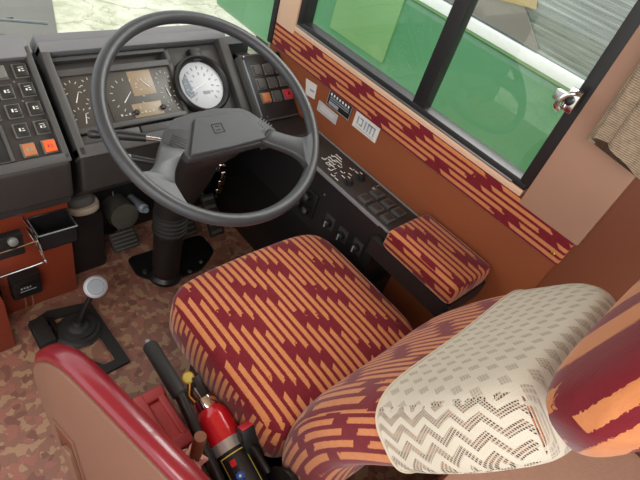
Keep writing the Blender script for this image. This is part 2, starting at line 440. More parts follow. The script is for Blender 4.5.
sticker(Q, M['sticker'], 'white sticker with tall bluish lettering on the wall under the cloth band', [
    (M['bluegrey'], [sub(Q, .12, .18, .2, .7), sub(Q, .22, .36, .2, .3), sub(Q, .22, .36, .6, .7), sub(Q, .32, .36, .2, .7),
                     sub(Q, .44, .5, .2, .75), sub(Q, .56, .62, .2, .75), sub(Q, .68, .74, .2, .75), sub(Q, .56, .86, .2, .28), sub(Q, .82, .87, .2, .75), sub(Q, .1, .9, .85, .89)])])

# ------------------------------------------------------------------ exterior
o = struct(boxo('ground', M['ground'], None, -8, 25, -6, 40, -.86, -.8))
gb = thing('parked_bus', 'green bus with a white stripe parked beside the side window', 'bus', (3.6, 0, -.8))
bm = bmesh.new(); box(bm, 3.0, 5.2, -5, 4.35, -.47, .53, bev=.06, seg=3); finish('body_panel', bm, M['green'], gb)
boxo('roof', M['green'], gb, 3.05, 5.15, -4.9, 4.25, 1.75, 2.0, bev=.06)
boxo('stripe', M['buswhite'], gb, 2.985, 3.06, -4.98, 4.3, .535, .60, bev=.006)
boxo('panel_seam', M['green_lo'], gb, 2.992, 3.01, -4.9, 4.28, .515, .535, bev=.004)
for y0, y1 in ((-4.9, -3.2), (-3.1, -1.4), (-1.3, .62), (.72, 2.0), (2.1, 4.2)):
    boxo('side_window', M['buswin'], gb, 3.02, 3.06, y0, y1, .60, 1.75, bev=.01)
for y in (-3.15, -1.35, .67, 2.05):
    boxo('window_post', M['bluegrey'], gb, 3.0, 3.07, y-.05, y+.03, .60, 1.76, bev=.01)
bm = bmesh.new(); prism(bm, [(1.15, .62), (1.9, .62), (2.0, .98), (1.55, .95)], lambda a, b, h: (h, a, b), 3.005, 3.018); finish('dark_reflection', bm, M['olive'], gb)  # flat dark shape painted as a reflection in the bus window
bm = bmesh.new(); prism(bm, [(1.28, .80), (2.0, .66), (2.0, 1.1), (1.35, .93)], lambda a, b, h: (h, a, b), 3.000, 3.010); finish('yellow_reflection', bm, M['busyellow'], gb)  # flat ochre shape painted as a reflection in the bus window
boxo('green_reflection', M['green_lo'], gb, 2.985, 3.01, 2.15, 2.75, .03, .5, bev=.01)  # yellow-green patch painted as a reflection on the bus side
for y in (3.4, -3.3):
    bm = bmesh.new(); lathe(bm, (3.1, y, -.36), (1, 0, 0), [(.2, 0), (.40, .01), (.44, .04), (.44, .24), (.4, .27)], 40); finish('wheel', bm, M['rubber'], gb)
    bm = bmesh.new(); lathe(bm, (3.08, y, -.36), (1, 0, 0), [(.05, 0), (.2, .0), (.24, .03)], 32); finish('hub_cap', bm, M['steel'], gb)
bm = bmesh.new(); prism(bm, [(-6, 3.6), (1.26, 3.6), (4.6, 14.2), (-6, 14.2)], lambda a, b, h: (a, b, h), -.801, -.79); struct(finish('road_strip', bm, M['olive'], None))
wp = thing('windscreen_wiper', 'thin windscreen wiper resting against the outside of the glass', 'wiper', (.3, 1.545, .70))
bm = bmesh.new(); tube(bm, [(.1, 1.553, .775), (.28, 1.556, .757), (.505, 1.550, .728)], .005, 8); finish('blade', bm, M['greymark'], wp)
bm = bmesh.new(); tube(bm, [(.1, 1.567, .72), (.25, 1.563, .733), (.42, 1.560, .741)], .004, 8); finish('wiper_arm', bm, M['rubber'], wp)
bm = bmesh.new(); tube(bm, [(.11, 1.566, .722), (.11, 1.560, .63), (.11, 1.556, .60)], .009, 10); finish('wiper_pivot', bm, M['rubber'], wp)

# ------------------------------------------------------------------ dashboard
X0, X1 = .408, .975
db = thing('dashboard', 'grey instrument dashboard behind the steering wheel', 'dashboard', (.69, 1.35, .4))
bm = bmesh.new()
nd = -.045
top = D(0, 0, nd); bot = D(0, .30, nd)
prof = [(top.y, top.z), (1.372, .735), (1.495, .665), (1.495, .33), (1.24, .33), (1.125, .45), (bot.y, bot.z)]
prism(bm, [(p[0], p[1]) for p in prof], lambda a, b, h: (h, a, b), X0+.004, X1-.004)
finish('body', bm, M['dash_dark'], db)
bm = bmesh.new()
dbox(bm, X0, X1, -.006, .024, -.05, .004, .006); dbox(bm, X0, X1, -.03, -.0, -.07, -.004, .006)
finish('top_rail', bm, M['dash_top'], db)
bm = bmesh.new()
dbox(bm, X0, .430, .0, .302, -.05, .003, .005); dbox(bm, .943, X1, .0, .302, -.05, .003, .005)
dbox(bm, X0, X1, .272, .306, -.06, .003, .006)
finish('surround_frame', bm, M['dash'], db)
bm = bmesh.new()
box(bm, X0+.002, X1-.002, 1.122, 1.17, .44, .575, bev=.012, seg=3); finish('lower_lip', bm, M['dash_dark'], db)
# slot + gauge bezel
bm = bmesh.new()
dbox(bm, .432, .76, .030, .040, -.05, -.020, .001); dbox(bm, .432, .765, .066, .084, -.05, -.012, .003)
dbox(bm, .752, .765, .04, .24, -.05, -.012, .003); dbox(bm, .432, .765, .225, .240, -.05, -.012, .003); dbox(bm, .428, .436, .07, .24, -.05, -.012, .003)
finish('gauge_bezel', bm, M['dash'], db)
bm = bmesh.new(); dbox(bm, .432, .60, .245, .268, -.05, -.022, .003); dbox(bm, .605, .76, .245, .268, -.05, -.022, .003); finish('lower_strip', bm, M['dash'], db)
bm = bmesh.new(); dbox(bm, .766, .942, .03, .268, -.06, -.024, .003); finish('speedometer_plate', bm, M['dash'], db)
gc = dboxo('gauge_cluster', M['gauge'], db, .437, .752, .084, .225, -.05, -.020, bev=.001)
dboxo('tan_reflection', M['gauge_tan'], gc, .618, .688, .088, .160, -.022, -.0192, bev=.0003)  # tan patches paint a reflection on the cluster glass
dboxo('tan_reflection', M['gauge_tan'], gc, .600, .690, .182, .222, -.022, -.0192, bev=.0003)
dboxo('cluster_divider', M['dash_dark'], gc, .536, .541, .086, .224, -.022, -.017, bev=.0005)
def ticks(bm, cx, cs, r0, r1, a0, a1, n, w=.0012, h=-.0183, squ=1):
    for i in range(n):
        a = math.radians(a0+(a1-a0)*i/(n-1)); u = Vector((math.cos(a), -math.sin(a))); v = Vector((u.y, -u.x))
        q = [Vector((cx, cs))+u*r0+v*w, Vector((cx, cs))+u*r1+v*w, Vector((cx, cs))+u*r1-v*w, Vector((cx, cs))+u*r0-v*w]
        prism(bm, [tuple(p) for p in q], D, h-.001, h)
bm = bmesh.new()
for cx, cs, r in ((.458, .118, .024), (.505, .115, .024), (.50, .165, .022), (.455, .19, .022), (.508, .205, .018), (.72, .12, .024), (.722, .165, .024), (.724, .205, .02)):
    ticks(bm, cx, cs, r*.72, r, -30, 210, 7)
ticks(bm, .60, .155, .042, .050, -60, 240, 13); ticks(bm, .655, .135, .02, .026, 0, 180, 7)
for i in range(9): dbox(bm, .56+i*.012, .566+i*.012, .205+.003*(i % 2), .211, -.0192, -.0182, .0002)
finish('dial_print', bm, M['print_light'], gc)
for cx, cs, a, l in ((.458, .150, 62, .026), (.463, .208, 75, .022), (.587, .170, 45, .034), (.668, .135, 130, .03), (.725, .17, 100, .02)):
    bm = bmesh.new(); a = math.radians(a); u = Vector((math.cos(a), -math.sin(a))); v = Vector((u.y, -u.x)); c = Vector((cx, cs))
    prism(bm, [tuple(c-u*.006+v*.0014), tuple(c+u*l+v*.0006), tuple(c+u*l-v*.0006), tuple(c-u*.006-v*.0014)], D, -.0178, -.0166)
    finish('needle', bm, M['white'], gc)
for cx, cs in ((.606, .207), (.690, .204)):
    bm = bmesh.new(); lathe(bm, D(cx, cs, -.02), DN, [(.008, 0), (.008, .008), (.005, .011)], 20); finish('knob', bm, M['black'], gc)
# speedometer
sp = thing('x', 'x', 'x'); bpy.data.objects.remove(sp)
SC = (.838, .158)
bm = bmesh.new(); lathe(bm, D(*SC, -.03), DN, [(.072, .012), (.079, .032), (.085, .036), (.092, .030), (.094, 0)], 56, cap=False)
dbox(bm, .828, .868, .045, .085, -.03, .002, .006)
ring = finish('speedometer_ring', bm, M['black'], db)
bm = bmesh.new(); lathe(bm, D(*SC, -.03), DN, [(.080, 0), (.0795, .018), (.05, .0205), (.001, .021)], 56); dial = finish('speedometer_dial', bm, M['dial'], ring)
bm = bmesh.new(); ticks(bm, *SC, .050, .060, -50, 230, 15, w=.0014, h=-.0085)
ticks(bm, *SC, .032, .04, -40, 220, 9, w=.002, h=-.0085); dbox(bm, .833, .858, .178, .188, -.0095, -.0085, .0002)
finish('dial_print', bm, M['greymark'], dial)
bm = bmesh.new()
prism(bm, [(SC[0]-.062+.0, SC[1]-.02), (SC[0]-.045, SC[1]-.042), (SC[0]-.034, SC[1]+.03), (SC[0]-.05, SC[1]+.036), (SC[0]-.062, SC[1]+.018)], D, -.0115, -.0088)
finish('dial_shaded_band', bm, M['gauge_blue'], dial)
bm = bmesh.new(); a = math.radians(200); c = Vector(SC); u = Vector((math.cos(a), -math.sin(a))); v = Vector((u.y, -u.x))
prism(bm, [tuple(c-u*.008+v*.002), tuple(c+u*.05+v*.0007), tuple(c+u*.05-v*.0007), tuple(c-u*.008-v*.002)], D, -.0075, -.006); finish('needle', bm, M['white'], dial)

# switches
def make_switch(parent, x, s, n, w=.034, h=.036, cap='switch', mark=True, name='switch'):
    bm = bmesh.new(); dbox(bm, x-w/2, x+w/2, s-h/2, s+h/2, n-.002, n+.004, .0015)
    b = finish(name, bm, M['switchedge'] if cap != 'dark' else M['black'], parent)
    bm = bmesh.new(); dbox(bm, x-w/2+.003, x+w/2-.002, s-h/2+.003, s+h/2-.002, n+.002, n+.011, .003)
    c = finish('rocker', bm, M[cap if cap != 'dark' else 'switch'], b)
    if mark:
        bm = bmesh.new(); k = random.randint(0, 3)
        dbox(bm, x-.006, x-.002, s-.004+.001*k, s+.004, n+.0106, n+.0114, .0002)
        dbox(bm, x+.001, x+.006, s-.003, s-.001, n+.0106, n+.0114, .0002); dbox(bm, x+.001, x+.007, s+.002, s+.004, n+.0106, n+.0114, .0002)
        if k > 1: dbox(bm, x-.007, x+.006, s-.007, s-.006, n+.0106, n+.0114, .0002)
        finish('symbol', bm, M['white' if cap in ('switch',) else 'red_sw' if cap == 'orange_sw' else 'greymark'], c)
    return b
cc = thing('switch_console', 'dark console with two columns of square switches beside the instrument dashboard', 'console', (.2, 1.3, .4))
bm = bmesh.new(); t0, b0 = D(0, 0, -.014), D(0, .30, -.014)
prism(bm, [(t0.y, t0.z), (1.375, .745), (1.495, .68), (1.495, .415), (1.15, .415), (1.122, .45), (b0.y, b0.z)], lambda a, b, h: (h, a, b), -.25, .381)
finish('body', bm, M['dash_dark'], cc)
bm = bmesh.new(); dbox(bm, -.25, .385, -.03, .030, -.05, .003, .006); finish('top_rail', bm, M['dash_top'], cc)
bm = bmesh.new(); dbox(bm, .371, .387, .0, .30, -.05, .003, .004); dbox(bm, -.25, .387, .281, .306, -.05, .003, .005); finish('edge_frame', bm, M['dash'], cc)
bm = bmesh.new(); box(bm, -.25, .383, 1.112, 1.16, .445, .57, bev=.014, seg=3); box(bm, -.25, .381, 1.128, 1.2, .415, .455, bev=.01); finish('lower_lip', bm, M['dash_dark'], cc)
bm = bmesh.new(); dbox(bm, .06, .262, .19, .278, -.015, -.008, .001); dbox(bm, .254, .262, .19, .278, -.02, -.003, .001); dbox(bm, .06, .262, .186, .192, -.02, -.003, .001)
pk = finish('pocket_frame', bm, M['dash'], cc)
dboxo('pocket_opening', M['black'], pk, .06, .252, .194, .274, -.012, -.0065, bev=.0003)
for i, s in enumerate((.058, .107, .156, .205, .256)):
    for j, x in enumerate((.301, .350)):
        cap = 'switch'
        if i == 4: cap = ('amber_sw', 'orange_sw')[j]
        if i == 0 and j == 0: make_switch(cc, x, s, -.014, cap='switchedge', mark=False)
        else: make_switch(cc, x, s, -.014, cap=cap)
for s in (.058, .107, .156): make_switch(cc, .252, s, -.014)
for x, s in ((.327, .083), (.330, .133)):
    bm = bmesh.new(); lathe(bm, D(x, s, -.015), DN, [(.003, 0), (.0025, .0025)], 10); finish('screw', bm, M['steel'], cc)

# right switch panel
boxo('defroster_vent', M['black'], cc, .0, .37, 1.40, 1.47, .70, .745, bev=.004)
rp = thing('switch_box', 'black panel of nine square switches beside the right end of the dashboard', 'switch panel', (1.06, 1.25, .55))
bm = bmesh.new(); dbox(bm, .981, 1.146, .092, .318, -.05, .030, .004); finish('panel_plate', bm, M['dash'], rp)
bm = bmesh.new(); dbox(bm, .986, 1.143, .098, .312, .027, .0315, .001); finish('panel_face', bm, M['black'], rp)
bm = bmesh.new(); dbox(bm, .986, .992, .110, .300, .030, .034, .002); finish('bright_edge', bm, M['greypl'], rp)
bm = bmesh.new(); dbox(bm, .983, 1.146, .09, .30, -.11, -.045, .004); finish('support_box', bm, M['black'], rp)
for i, s in enumerate((.149, .195, .242)):
    for j, x in enumerate((1.027, 1.074, 1.121)):
        cap = 'switch'
        if i == 2 and j == 0: cap = 'amber_sw'
        if i == 2 and j == 2: cap = 'red_sw'
        make_switch(rp, x, s, .031, w=.036, h=.036, cap='dash' if cap == 'switch' else cap, mark=False)
bm = bmesh.new(); dbox(bm, 1.118, 1.126, .236, .248, .0415, .0425, .0005); finish('indicator_window', bm, M['black'], rp)
for x, s in ((.995, .10), (1.01, .303)):
    bm = bmesh.new(); lathe(bm, D(x, s, .031), DN, [(.003, 0), (.0025, .0025)], 10); finish('screw', bm, M['steel'], rp)
# silver curved grab/trim piece below the right panel
bm = bmesh.new()
box(bm, .93, 1.145, 1.01, 1.09, .535, .565, bev=.006); finish('ledge', bm, M['dash'], rp)
bm = bmesh.new()
for i in range(3): box(bm, .95+i*.001, 1.14, 1.035+i*.018, 1.040+i*.018, .566, .575, bev=.001)
finish('air_slats', bm, M['steel'], rp)

# ------------------------------------------------------------------ steering wheel
WC = Vector((.616, .83, .834)); T = .519; RW = .255
WU = Vector((1, 0, 0)); WV = Vector((0, math.cos(T), math.sin(T))); WN = Vector((0, -math.sin(T), math.cos(T)))
def W(u, v, h=0): return WC+WU*u+WV*v+WN*h
def wfn(c): return W(c.x, c.y, c.z)
sw = thing('steering_wheel', 'large dark grey two-spoke steering wheel in front of the driver seat', 'steering wheel', tuple(W(0, 0, -.05)))
bm = bmesh.new(); tube(bm, [W(RW*math.cos(2*PI*i/96), RW*math.sin(2*PI*i/96)) for i in range(96)], .0148, 18, closed=True)
finish('rim', bm, M['wheel'], sw, angle=180)
# spokes: flat arms with filleted roots that flow into the rim
def spoke(out, thick=.011):
    bm = bmesh.new()
    n_ = len(out); c = sum((Vector(p) for p in out), Vector((0, 0)))/n_
    def h_at(p): return -.028+.028*min(1, max(0, (Vector(p).length-.13)/.11))
    rings = []
    for s1, t1 in ((.80, -1), (.94, -.85), (1.0, -.35), (1.0, .35), (.94, .85), (.80, 1)):
        ring = []
        for p in out:
            q = c+(Vector(p)-c)*s1 if Vector(p).length < .235 and Vector(p).length > .12 else Vector(p)
            ring.append(W(q.x, q.y, h_at(q)+t1*thick))
        rings.append(ring)
    loft(bm, rings)
    return finish('spoke', bm, M['wheel'], sw, angle=50)
spoke(smooth2([(-.150, -.030), (-.163, -.042), (-.188, -.073), (-.206, -.088), (-.224, -.092), (-.240, -.085)])+smooth2([(-.158, -.200), (-.168, -.178), (-.171, -.155), (-.169, -.130), (-.150, -.098), (-.117, -.066), (-.105, -.055)]))
spoke(smooth2([(.165, -.205), (.167, -.180), (.165, -.158), (.148, -.128), (.108, -.090), (.095, -.075)])+smooth2([(.130, -.050), (.141, -.062), (.171, -.086), (.196, -.099), (.216, -.100), (.238, -.090)]))
# hub cover
hubo = [(-.153, -.035), (-.119, .006), (-.095, .024), (-.045, .030), (.018, .031), (.085, .020), (.107, .006), (.158, -.056), (.114, -.081), (.006, -.080), (-.102, -.077), (-.106, -.062)]
bm = bmesh.new(); ho = round_poly(hubo, .006, 3)
def hubring(sc_, h): return [W(a*sc_, -.028+(b+.028)*sc_, h) for a, b in ho]
loft(bm, [hubring(.93, -.062), hubring(1.0, -.050), hubring(1.0, -.034), hubring(.985, -.0285), hubring(.955, -.026), hubring(.4, -.024), hubring(.1, -.024)])
hb = finish('hub_cover', bm, M['hub'], sw, angle=35)
# raised central pad
bm = bmesh.new(); po = round_poly([(-.050, .012), (.076, .008), (.112, -.074), (.004, -.076), (-.101, -.073)], .006, 3)
loft(bm, [[W(a, b, -.030) for a, b in po], [W(a, b, -.020) for a, b in po], [W(a*.97+.0, -.033+(b+.033)*.93, -.0165) for a, b in po], [W(a*.5, -.033+(b+.033)*.5, -.0155) for a, b in po]])
pad = finish('centre_pad', bm, M['hub'], sw, angle=35)
bm = bmesh.new()
for a0, a1, b0, b1 in ((-.020, .008, -.014, -.012), (-.020, .008, -.036, -.034), (-.020, -.018, -.036, -.012), (.006, .008, -.036, -.012), (-.012, .0, -.020, -.0185), (-.012, .0, -.029, -.0275)):
    box(bm, a0, a1, b0, b1, -.0165, -.0142, .0004, 1, wfn)
finish('emblem', bm, M['black'], pad)
for side in (-1, 1):
    bm = bmesh.new()
    for k in range(5):
        if side < 0: a = Vector((-.114-.0045*k, -.014-.0045*k)); b = Vector((-.087-.0045*k, -.036-.0048*k))
        else: a = Vector((.129+.0045*k, -.016-.006*k)); b = Vector((.111+.003*k, -.030-.0062*k))
        dd = (b-a).normalized(); nn = Vector((-dd.y, dd.x))*.0011
        prism(bm, [tuple(a+nn), tuple(b+nn), tuple(b-nn), tuple(a-nn)], lambda u, v, h: W(u, v, h), -.030, -.0245)
    finish('grip_ridges', bm, M['black'], hb)
# ------------------------------------------------------------------ steering column
sco = thing('steering_column', 'dark steering column rising from the floor under the wheel', 'steering column', (.66, 1.09, 0))
def ellring(c, ax, ay, u, v, n=28, e=2.6):
    return [Vector(c)+Vector(u)*p[0]+Vector(v)*p[1] for p in superellipse(n, ax, ay, e)]
bm = bmesh.new()
loft(bm, [ellring(W(.0, -.03, -.060), .070, .045, WU, WV), ellring(W(.0, -.03, -.075), .078, .055, WU, WV), ellring((.635, .93, .66), .070, .060, (1, 0, 0), (0, .9, .4)),
          ellring((.65, 1.0, .52), .062, .065, (1, 0, 0), (0, .95, .3)), ellring((.655, 1.05, .40), .055, .055, (1, 0, 0), (0, 1, .1)), ellring((.656, 1.06, .34), .052, .052, (1, 0, 0), (0, 1, 0))])
finish('shroud', bm, M['shroud'], sco, angle=60)
bm = bmesh.new(); prof = [(.050, 0)]
for i in range(5): prof += [(.056, .008+i*.018), (.056, .016+i*.018), (.050, .02+i*.018)]
lathe(bm, (.657, 1.068, .24), (0, 0, 1), prof, 36); finish('bellows', bm, M['rubber'], sco)
bm = bmesh.new(); lathe(bm, (.658, 1.08, .0), (0, -.03, 1), [(.060, .006), (.060, .02), (.048, .03), (.050, .25)], 36); finish('lower_tube', bm, M['blackmetal'], sco)
bm = bmesh.new(); prism(bm, round_poly([(.575, 1.21), (.570, 1.12), (.64, 1.04), (.79, 1.04), (.88, 1.10), (.88, 1.2)], .02), lambda a, b, h: (a, b, h), .0, .010, .003)
finish('base_plate', bm, M['blackmetal'], sco)
for x, y in ((.60, 1.12), (.645, 1.052), (.74, 1.048), (.80, 1.07)):
    bm = bmesh.new(); lathe(bm, (x, y, .009), (0, 0, 1), [(.009, 0), (.009, .006), (.004, .008)], 6); finish('bolt', bm, M['steel'], sco)
# turn-signal stalk
bm = bmesh.new(); tube(bm, [(.585, .90, .70), (.53, .94, .715), (.50, .953, .718)], [.004, .005, .006], 12)
stk = finish('control_stalk', bm, M['chrome'], sco)
bm = bmesh.new(); tube(bm, [(.505, .952, .718), (.455, .985, .716), (.44, .993, .715)], [.010, .013, .010], 14); finish('stalk_grip', bm, M['black'], stk)
bm = bmesh.new(); lathe(bm, (.402, 1.016, .712), (-.8, .5, 0), [(.009, -.02), (.012, -.006), (.012, .004), (.008, .009)], 20); finish('stalk_knob', bm, M['black'], stk)
bm = bmesh.new(); tube(bm, [(.44, .99, .715), (.415, 1.008, .713)], .006, 10); finish('stalk_rod', bm, M['chrome'], stk)
bm = bmesh.new(); tube(bm, [(.60, .96, .60), (.53, 1.0, .61), (.50, 1.02, .612)], [.006, .009, .010], 12)
stk2 = finish('control_stalk', bm, M['black'], sco)
bm = bmesh.new(); lathe(bm, (.500, 1.02, .612), (-.8, .4, 0), [(.010, 0), (.011, .012), (.006, .016)], 14); finish('stalk_tip', bm, M['greypl'], stk2)
bm = bmesh.new(); lathe(bm, (.69, .955, .58), (1, -.5, .2), [(.018, 0), (.018, .03), (.014, .034)], 24); finish('ignition_lock', bm, M['blackmetal'], sco)
ks = thing('key_bunch', 'brass keys hanging from the ignition on the right of the steering column', 'keys', (.735, .94, .58))
bm = bmesh.new(); tube(bm, [(.722, .938, .585+.0)]+[(.73+.012*math.cos(a), .935, .575+.012*math.sin(a)) for a in [PI*.7*k/3+.5 for k in range(6)]], .0015, 8); finish('key_ring', bm, M['chrome'], ks)
for i in range(5):
    bm = bmesh.new(); z = .565-.018*i
    box(bm, .724+.003*(i % 2), .736+.004*(i % 2), .925+.003*i, .929+.003*i, z-.03, z, bev=.001)
    finish('key', bm, M['gold' if i % 2 else 'chrome'], ks)

# ------------------------------------------------------------------ footwell
def pedal(name, label, x, y, z, w_, h_, tilt, arm_to):
    t = thing(name, label, 'pedal', (x, y, z))
    ca, sa = math.cos(tilt), math.sin(tilt)
    fn = lambda c: (x+c.x, y+c.y*ca-c.z*sa, z+c.y*sa+c.z*ca)
    bm = bmesh.new(); box(bm, -w_/2, w_/2, -h_/2, h_/2, -.006, .006, .004, 2, fn)
    finish('pedal_pad', bm, M['rubber'], t)
    bm = bmesh.new()
    for k in range(5): box(bm, -w_/2+.006, w_/2-.006, -h_/2+h_*(k+.3)/5, -h_/2+h_*(k+.7)/5, .005, .009, .001, 1, fn)
    finish('tread_ribs', bm, M['bark'], t)
    bm = bmesh.new(); tube(bm, smooth_path([(x, y, z), (x, y+.05, z+.03), arm_to]), .008, 10); finish('pedal_arm', bm, M['blackmetal'], t)
    return t
pedal('clutch_pedal', 'wide worn pedal left of the steering column base', .578, 1.235, .08, .095, .07, .7, (.60, 1.365, .20))
pedal('brake_pedal', 'dark ribbed pedal just right of the steering column', .80, 1.20, .10, .08, .10, .8, (.80, 1.365, .23))
pedal('accelerator_pedal', 'long upright dark pedal nearest the side console', .92, 1.20, .10, .06, .17, .9, (.92, 1.365, .23))
o = thing('valve_unit', 'grubby grey metal unit mounted above the clutch pedal', 'machinery', (.62, 1.34, .15))
bm = bmesh.new(); lathe(bm, (.60, 1.30, .15), (0, -1, .2), [(.05, -.08), (.055, 0), (.05, .03), (.02, .035)], 24); finish('housing', bm, M['bark'], o)
bm = bmesh.new(); lathe(bm, (.665, 1.29, .17), (0, -1, .3), [(.018, -.1), (.018, .03), (.01, .035), (.01, .05)], 16); finish('valve_cap', bm, M['greypl'], o)
# heater box with grey pad
o = boxo('heater_box', M['black'], None, .392, .505, 1.22, 1.498, .0, .262, bev=.012); tag(o, 'black box in the dark corner under the dashboard', 'heater')
pdx = thing('sponge_pad', 'rounded grey pad with a cream edge lying under the dashboard', 'pad', (.45, 1.25, .262))
bm = bmesh.new(); loft(bm, [[(.452+p[0]*s, 1.262+p[1]*s, .262+h) for p in superellipse(32, .052, .046, 2.4)] for s, h in ((.9, .0), (1, .006), (1, .020), (.93, .026))]); finish('cream_base', bm, M['creamrim'], pdx)
bm = bmesh.new(); loft(bm, [[(.446+p[0]*s, 1.268+p[1]*s, .286+h) for p in superellipse(32, .046, .040, 2.6)] for s, h in ((.9, .0), (1, .006), (.98, .022), (.8, .032), (.3, .035))]); finish('grey_top', bm, M['greyfelt'], pdx)

# orange panel under the switch console
op = thing('lower_cabinet', 'orange red cabinet under the switch console', 'cabinet', (.2, 1.3, 0))
boxo('front_panel', M['orange_panel'], op, .162, .378, 1.16, 1.495, .0, .412, bev=.004)
boxo('side_panel', M['orange_panel'], op, -.25, .152, 1.14, 1.495, .0, .412, bev=.004)
boxo('lower_door', M['orange_panel2'], op, -.25, .146, 1.035, 1.14, .0, .21, bev=.004)
ct = thing('coin_tray', 'small black open tray fixed high on the orange cabinet', 'tray', (.32, 1.13, .33))
bm = bmesh.new()
tx0, tx1, ty0, ty1, tz0, tz1 = .268, .372, 1.085, 1.158, .305, .365
for a in ((tx0, tx1, ty0, ty0+.004, tz0, tz1), (tx0, tx1, ty1-.004, ty1, tz0, tz1+.01), (tx0, tx0+.004, ty0, ty1, tz0, tz1), (tx1-.004, tx1, ty0, ty1, tz0, tz1), (tx0, tx1, ty0, ty1, tz0, tz0+.004)): box(bm, *a, bev=.001, seg=1)
finish('tray_body', bm, M['black'], ct)
bm = bmesh.new(); tube(bm, [(tx0, ty0, tz1), (tx1, ty0, tz1), (tx1, ty1, tz1), (tx0, ty1, tz1)], .0022, 8, closed=True); finish('metal_rim', bm, M['greymark'], ct)
wr = thing('wire_rack', 'bent chrome wire rack on the orange cabinet, beside the black tray', 'rack', (.2, 1.1, .35))
bm = bmesh.new(); tube(bm, smooth_path([(.255, 1.16, .385), (.262, 1.075, .37), (.25, 1.07, .365), (.13, 1.07, .36), (.05, 1.07, .36)], 4), .003, 8); finish('upper_wire', bm, M['chrome'], wr)
bm = bmesh.new(); tube(bm, smooth_path([(.262, 1.16, .33), (.272, 1.075, .285), (.26, 1.07, .28), (.13, 1.07, .275), (.05, 1.07, .275)], 4), .003, 8); finish('lower_wire', bm, M['chrome'], wr)
bm = bmesh.new(); tube(bm, [(.262, 1.072, .37), (.272, 1.072, .283)], .0025, 8); finish('upright_wire', bm, M['chrome'], wr)
rb = thing('radio_handset', 'black device sitting inside the wire rack at the picture edge', 'handset', (.19, 1.08, .36))
boxo('handset_body', M['black'], rb, .165, .232, 1.078, 1.102, .325, .40, bev=.006); 
bm = bmesh.new(); lathe(bm, (.205, 1.079, .385), (0, -1, .3), [(.012, 0), (.012, .012), (.007, .016)], 18); finish('handset_dial', bm, M['switchedge'], rb)
sb = thing('socket_box', 'black rounded socket box low on the orange cabinet with cables below', 'socket', (.22, 1.14, .12))
boxo('box_body', M['black'], sb, .185, .268, 1.128, 1.162, .085, .175, bev=.008)
boxo('cover_ridge', M['blackmetal'], sb, .190, .263, 1.120, 1.132, .145, .172, bev=.004)
bm = bmesh.new()
for i in range(4): box(bm, .208+i*.008, .213+i*.008, 1.126, 1.129, .127+.003*(i % 2), .135, bev=.0005, seg=1)
box(bm, .205, .25, 1.1262, 1.129, .118, .120); finish('printing', bm, M['greymark'], sb)
for k in range(2):
    bm = bmesh.new(); tube(bm, smooth_path([(.215+k*.02, 1.14, .09), (.212+k*.02, 1.125, .05), (.195+k*.01, 1.13, .012), (.18, 1.12, .004)]), .003, 8); finish('cable', bm, M['wood'], sb)

# ------------------------------------------------------------------ gear lever
gl = thing('gear_lever', 'gear lever with pale round knob and black rubber boot on the floor', 'gear lever', (.335, 1.01, 0))
bm = bmesh.new(); lathe(bm, (.316, .995, .008), (0, 0, 1), [(.066, 0), (.068, .006), (.062, .010), (.060, .016), (.050, .018), (.048, .026), (.034, .028), (.030, .034), (.018, .038), (.013, .050)], 40); finish('boot', bm, M['rubber'], gl)
bm = bmesh.new(); tube(bm, [(.316, .995, .04), (.34, .99, .12), (.368, .985, .188)], .009, 14); finish('shaft', bm, M['blackmetal'], gl)
bm = bmesh.new()
kc = Vector((.372, .985, .200)); kd = Vector((-.372, -.985, 1.25)).normalized()
lathe(bm, kc-kd*.032, kd, [(.008, 0), (.022, .006), (.031, .018), (.034, .032), (.031, .045), (.024, .053), (.022, .0545)], 36); kn = finish('knob', bm, M['whitepl'], gl)
bm = bmesh.new(); lathe(bm, kc+kd*.0215, kd, [(.0235, 0), (.022, .003), (.004, .0035)], 32); finish('knob_cap', bm, M['greypl'], kn)
gk = thing('floor_gasket', 'flat black frame on the floor around the gear lever', 'gasket', (.3, .95, 0))
bm = bmesh.new()
outer = [(.198, 1.09), (.264, 1.112), (.388, 1.085), (.395, .815), (.312, .812), (.195, .975)]
inner = [(.245, 1.06), (.27, 1.075), (.352, 1.062), (.362, .842), (.325, .842), (.24, .965)]
lo = []
for zz, ins in ((.0, 0), (.010, 0)):
    lo.append(([bm.verts.new((*p, zz)) for p in outer], [bm.verts.new((*p, zz)) for p in inner]))
n = 6
for i in range(n):
    j = (i+1) % n
    (o0, i0), (o1, i1) = lo
    bm.faces.new((o0[i], o0[j], o1[j], o1[i])); bm.faces.new((i0[i], i0[j], i1[j], i1[i])); bm.faces.new((o1[i], o1[j], i1[j], i1[i])); bm.faces.new((o0[i], o0[j], i0[j], i0[i]))
finish('frame', bm, M['rubber'], gk, smooth=False)
boxo('hinge_block', M['rubber'], gk, .200, .245, .985, 1.085, .008, .03, bev=.004)
boxo('hinge_block', M['blackmetal'], gk, .252, .268, 1.02, 1.08, .0, .02, bev=.004)

